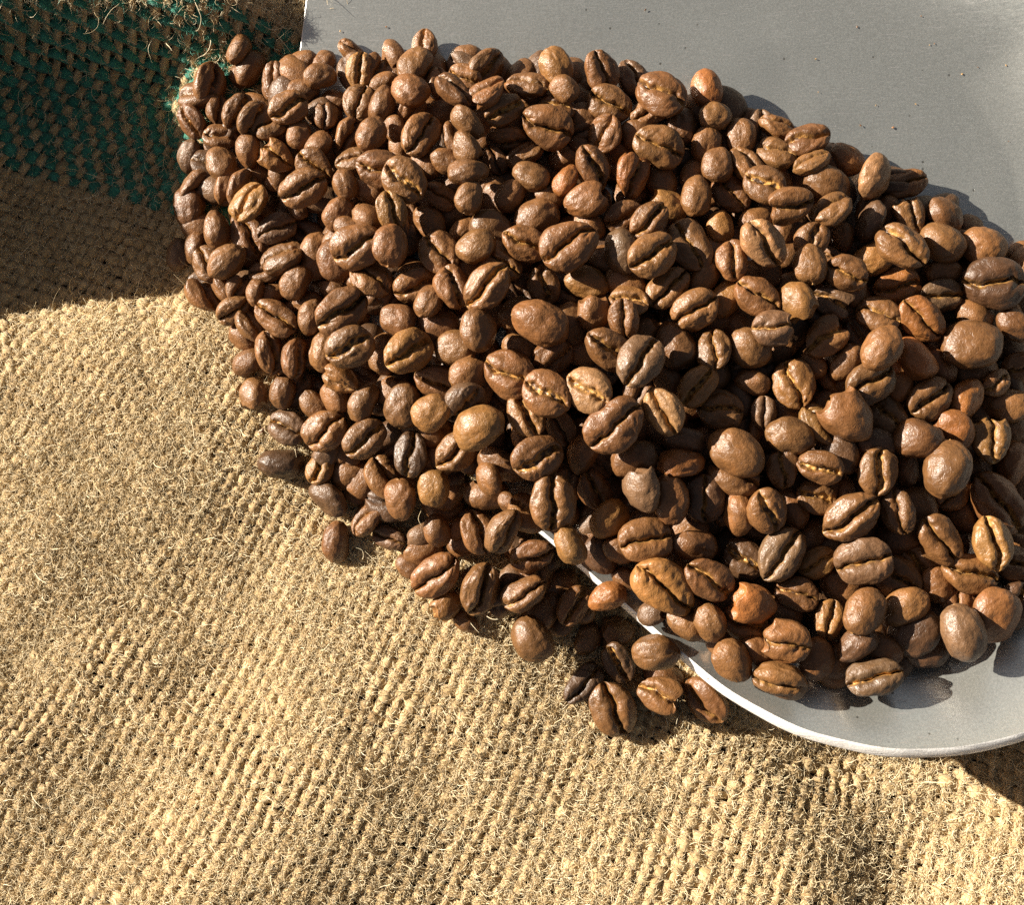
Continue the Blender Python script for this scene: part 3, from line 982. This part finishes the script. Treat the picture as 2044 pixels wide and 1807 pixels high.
# beans lying hidden inside the heap, and a few between the visible ones
HEAP = [(395, 150), (480, 95), (610, 120), (860, 80), (1110, 110), (1200, 130), (1400, 170), (1520, 235), (1740, 320), (1900, 410), (2070, 500), (2070, 1190), (1920, 1290), (1750, 1370), (1560, 1370),
        (1400, 1290), (1200, 1240), (1050, 1240), (900, 1190), (780, 1080), (640, 930), (560, 830), (500, 720), (400, 590), (360, 400), (370, 250)]
HP = np.array(HEAP, float)
def edge_dist(x, y):
    A_, B_ = HP, np.roll(HP, -1, 0); P = np.array([x, y]); d = B_ - A_; t = np.clip(((P - A_) * d).sum(1) / (d * d).sum(1), 0, 1)
    m = np.hypot(*(A_ + d * t[:, None] - P).T).min(); ins = False
    for (x1, y1), (x2, y2) in zip(HP, np.roll(HP, -1, 0)):
        if (y1 > y) != (y2 > y) and x < (x2 - x1) * (y - y1) / (y2 - y1) + x1: ins = not ins
    return m if ins else -m
r = random.Random(5); fill = []
for layer, inset in ((-3, 10), (-2, 120), (-1, 260)):
    st = 74
    for gx_ in np.arange(330, 2110, st):
        for gy_ in np.arange(60, 1420, st * .85):
            x = gx_ + r.uniform(-26, 26) + layer * 20; y = gy_ + r.uniform(-26, 26) + layer * 13
            rimgap = np.hypot(RXp - x, RYp - y).min() < 42 and x > 940
            if edge_dist(x, y) > inset and not rimgap:
                fill.append(dict(px=x, py=y, L=r.uniform(7.6, 9.6), a=r.uniform(0, 180), t=r.choice([0, 180, 180]) + r.uniform(-30, 30), lv=layer, tone=r.choice(['', '', 'd', 'p']), lab=''))
allb = sorted(fill + beans, key=lambda b: b['lv'])
# settle: every bean is lowered onto what already lies beneath it
CELL = 0.4; GX0, GY0 = -115.0, -100.0; NX, NY = int(232 / CELL), int(205 / CELL)
gxx, gyy = np.meshgrid(GX0 + (np.arange(NX) + .5) * CELL, GY0 + (np.arange(NY) + .5) * CELL, indexing='ij')
HM = np.where(scoop_z(gxx, gyy)[1] < 1.0, scoop_z(gxx, gyy)[0], cloth(gxx, gyy) + 0.8)
GRD = HM.copy()
for bi, b in enumerate(allb):
    vi = r.randrange(NV); b['v'] = vi; V = HI[vi][0]
    jt = r.uniform(-9, 9); pit = r.uniform(-13, 13)
    if abs(abs(b['t']) - 180) < 1: jt = r.uniform(-24, 24); pit = r.uniform(-14, 14)
    b['flip'] = r.random() < .5
    Rm = Matrix.Rotation(math.radians(b['a']), 3, 'Z') @ Matrix.Rotation(math.radians(b['t'] + jt), 3, 'X') @ Matrix.Rotation(math.radians(pit), 3, 'Y')
    if b['flip']: Rm = Rm @ Matrix.Rotation(math.pi, 3, 'Z')
    b['R'] = Rm; W = (V @ np.array(Rm).T) * b['L'] * .93; b['L'] *= .93
    mx, my = tomm(b['px'], b['py']); z = 8.0
    off = np.array([(W[:, 0].max() + W[:, 0].min()) / 2, (W[:, 1].max() + W[:, 1].min()) / 2])
    for it in range(2):
        k = (CAM_D - z) / CAM_D; x0, y0 = mx * k - off[0], my * k - off[1]
        ix = np.clip(((W[:, 0] + x0 - GX0) / CELL).astype(int), 0, NX - 1); iy = np.clip(((W[:, 1] + y0 - GY0) / CELL).astype(int), 0, NY - 1)
        bot = np.full((NX, NY), np.inf) if False else None
        key = ix * NY + iy; order = np.argsort(W[:, 2]); ku, first = np.unique(key[order], return_index=True)
        low = W[order, 2][first]; need = HM.ravel()[ku] - low
        r2 = ((gxx.ravel()[ku] - (x0 + off[0])) ** 2 + (gyy.ravel()[ku] - (y0 + off[1])) ** 2) < (b['L'] * .33) ** 2
        drop = max(np.percentile(need, 86), need.max() - 2.2, (need[r2].max() - 0.5) if r2.any() else -99)
        rest_ = (GRD.ravel()[ku] - low).max()          # lying on the cloth or the metal
        ed = max(edge_dist(b['px'], b['py']), 0.0)
        prof = 15.0 * (1 - math.exp(-(ed * S + 1.5) / 21.0))      # heap height above what it lies on
        cap = rest_ + prof + (b['lv'] - 2.0) * 2.5
        if b['lv'] < 0: cap = rest_ + prof - 3.0 + b['lv'] * 3.0
        z = max(rest_, min(drop, cap)) - (0.4 if b['lv'] >= 0 else 0)
    b['loc'] = (x0, y0, z)
    orderT = np.argsort(-W[:, 2]); ku, first = np.unique(key[orderT], return_index=True); hi_ = W[orderT, 2][first] + z
    flat = HM.ravel(); flat[ku] = np.maximum(flat[ku], hi_)
print("heap top mm", max(b['loc'][2] for b in allb), "mean visible", np.mean([b['loc'][2] for b in beans]))

# which beans show largest: these are individuals, the others one mass
vis = sorted(beans, key=lambda b: -(b['L'] * (0.45 + 0.25 * b['lv'])))
indiv = vis[:300]; rest = vis[300:] + fill
AX = ['level', 'sloping up to the right', 'upright', 'sloping down to the right']
TN = {'': 'brown', 'g': 'golden brown', 'o': 'orange brown', 'p': 'greyish', 'd': 'dark', 'l': 'pale'}
FR = ['at the left edge', 'one tenth', 'two tenths', 'three tenths', 'four tenths', 'halfway', 'six tenths', 'seven tenths', 'eight tenths', 'nine tenths', 'fully']
def words_of(b):
    a = b['a'] % 180; ax = 'level' if a < 15 or a > 165 else 'upright' if 75 < a < 105 else 'rising' if a <= 75 else 'falling'
    t = b['t'] % 360; t = t - 360 if t > 180 else t
    face = 'creased' if abs(t) < 32 else 'domed' if abs(t) > 125 else 'edgewise'
    x0, y0, z = b['loc']; inn = scoop_z(np.array([x0]), np.array([y0]))[1][0] < 1
    k = CAM_D / (CAM_D - z); u = (x0 * k / FW + .5) * 10; v = (.5 - y0 * k / FH) * 10
    sz = 'large ' if b['L'] > 8.9 else 'small ' if b['L'] < 6.6 else ''
    return f"{sz}{TN[b['tone']]} {face} {ax} bean", f"{'in scoop' if inn else 'over burlap'}, {FR[min(10, int(round(u)))]} across, {FR[min(10, int(round(v)))]} down the photo", u, v
fam = {}
for b in indiv:
    if not b['lab']:
        p_, q_, u, v = words_of(b); fam.setdefault((p_, q_), []).append((v, u, b))
for (p_, q_), L_ in fam.items():
    if len(L_) == 1: L_[0][2]['lab'] = f"{p_} {q_}"; continue
    vert = max(e[0] for e in L_) - min(e[0] for e in L_) >= max(e[1] for e in L_) - min(e[1] for e in L_)
    L_.sort(key=lambda e: e[0] if vert else e[1]); m = len(L_)
    names = (['upper', 'lower'] if m == 2 else ['top', 'middle', 'bottom'] if m == 3 else ['topmost', 'upper', 'lower', 'bottom']) if vert else (['left', 'right'] if m == 2 else ['left', 'central', 'right'] if m == 3 else ['leftmost', 'left', 'right', 'rightmost'])
    for w_, e in zip(names, L_): e[2]['lab'] = f"{w_} {p_} {q_}"
for b in indiv:
    o = bpy.data.objects.new("coffee_bean", HIM[b['v']]); C.objects.link(o)
    M4 = b['R'].to_4x4(); o.matrix_world = Matrix.Translation(Vector(b['loc']) * MM) @ M4 @ Matrix.Scale(b['L'] * MM, 4)
    j = r.uniform(.82, 1.25); tc = TONE[b['tone']]
    ch = 0.9 if b['tone'] == 'g' else (r.choice([0, 0, 0, .1, .3, .6]))
    warm = r.uniform(.94, 1.06)
    o.color = (tc[0] * j, tc[1] * j * warm, tc[2] * j * warm, ch)
    o["label"] = b['lab'].replace("at the left edge across", "at the left edge"); o["category"] = "coffee bean"; o["group"] = "roasted coffee beans heaped on sack and scoop"
Vs, Fs, Cs, Bs, Ts = [], [], [], [], []; base = 0
for b in rest:
    V, F, cr, bc = (MID if b['lv'] >= 0 else LO)[b['v']]
    Wd = (V @ np.array(b['R']).T) * b['L'] + np.array(b['loc'])
    j = r.uniform(.9, 1.3); tc = TONE[b['tone']]
    Vs.append(Wd * MM); Fs.append(F + base); base += len(V); Cs.append(cr); Bs.append(bc + np.array([r.uniform(0, 30), r.uniform(0, 30), 0]))
    Ts.append(np.tile([tc[0] * j, tc[1] * j, tc[2] * j, r.choice([0, .6])], (len(V), 1)))
o = mesh_obj("buried_coffee_beans", np.vstack(Vs), np.vstack(Fs), M_BEAN, attrs={"crease": ('FLOAT', np.concatenate(Cs)), "bc": ('FLOAT_VECTOR', np.vstack(Bs)), "tint": ('FLOAT_COLOR', np.vstack(Ts))})
o.color = (0, 0, 0, 0); o["kind"] = "stuff"; o["label"] = "roasted coffee beans lying deeper in the heap between the larger visible ones"
o["category"] = "coffee beans"
print("yarns", n_yarn, "beans", len(indiv), len(rest))

# crumbs, chips and papery chaff lying about the heap
V_, F_, T_, B_ = [], [], [], []; nb_ = 0; Vc, Fc = cube_sphere(3)
for i in range(170):
    if i < 110:
        px = r.uniform(330, 1500); py = r.uniform(420, 1560)
        if not (-75 < edge_dist(px, py) < 8): continue
    else:
        px = r.uniform(620, 2000); py = r.uniform(0, 520)
        if edge_dist(px, py) > -8: continue
    x, y = tomm(px, py); z = float(ground(x, y)) + .25; sz = r.uniform(.25, .8) if i < 110 else r.uniform(.1, .28)
    P = Vc / np.linalg.norm(Vc, axis=1, keepdims=True) * np.array([1, r.uniform(.35, .8), r.uniform(.12, .4)]) * sz * (1 + .25 * np.sin(Vc[:, :1] * 5 + i))
    Rr = np.array(Matrix.Rotation(r.uniform(0, 6.3), 3, 'Z') @ Matrix.Rotation(r.uniform(-.7, .7), 3, 'X'))
    V_.append((P @ Rr.T + np.array([x, y, z])) * MM); F_.append(Fc + nb_); nb_ += len(Vc); B_.append(P / 8)
    T_.append(np.tile(r.choice([(.12, .055, .02, 0), (.2, .09, .03, 0), (.42, .26, .10, 0)]), (len(Vc), 1)))
o = mesh_obj("coffee_crumbs", np.vstack(V_), np.vstack(F_), M_BEAN, attrs={"bc": ('FLOAT_VECTOR', np.vstack(B_)), "tint": ('FLOAT_COLOR', np.vstack(T_))})
o.color = (0, 0, 0, 0); o["kind"] = "stuff"; o["label"] = "tiny coffee crumbs and chaff flakes scattered round the heap"; o["category"] = "crumbs"
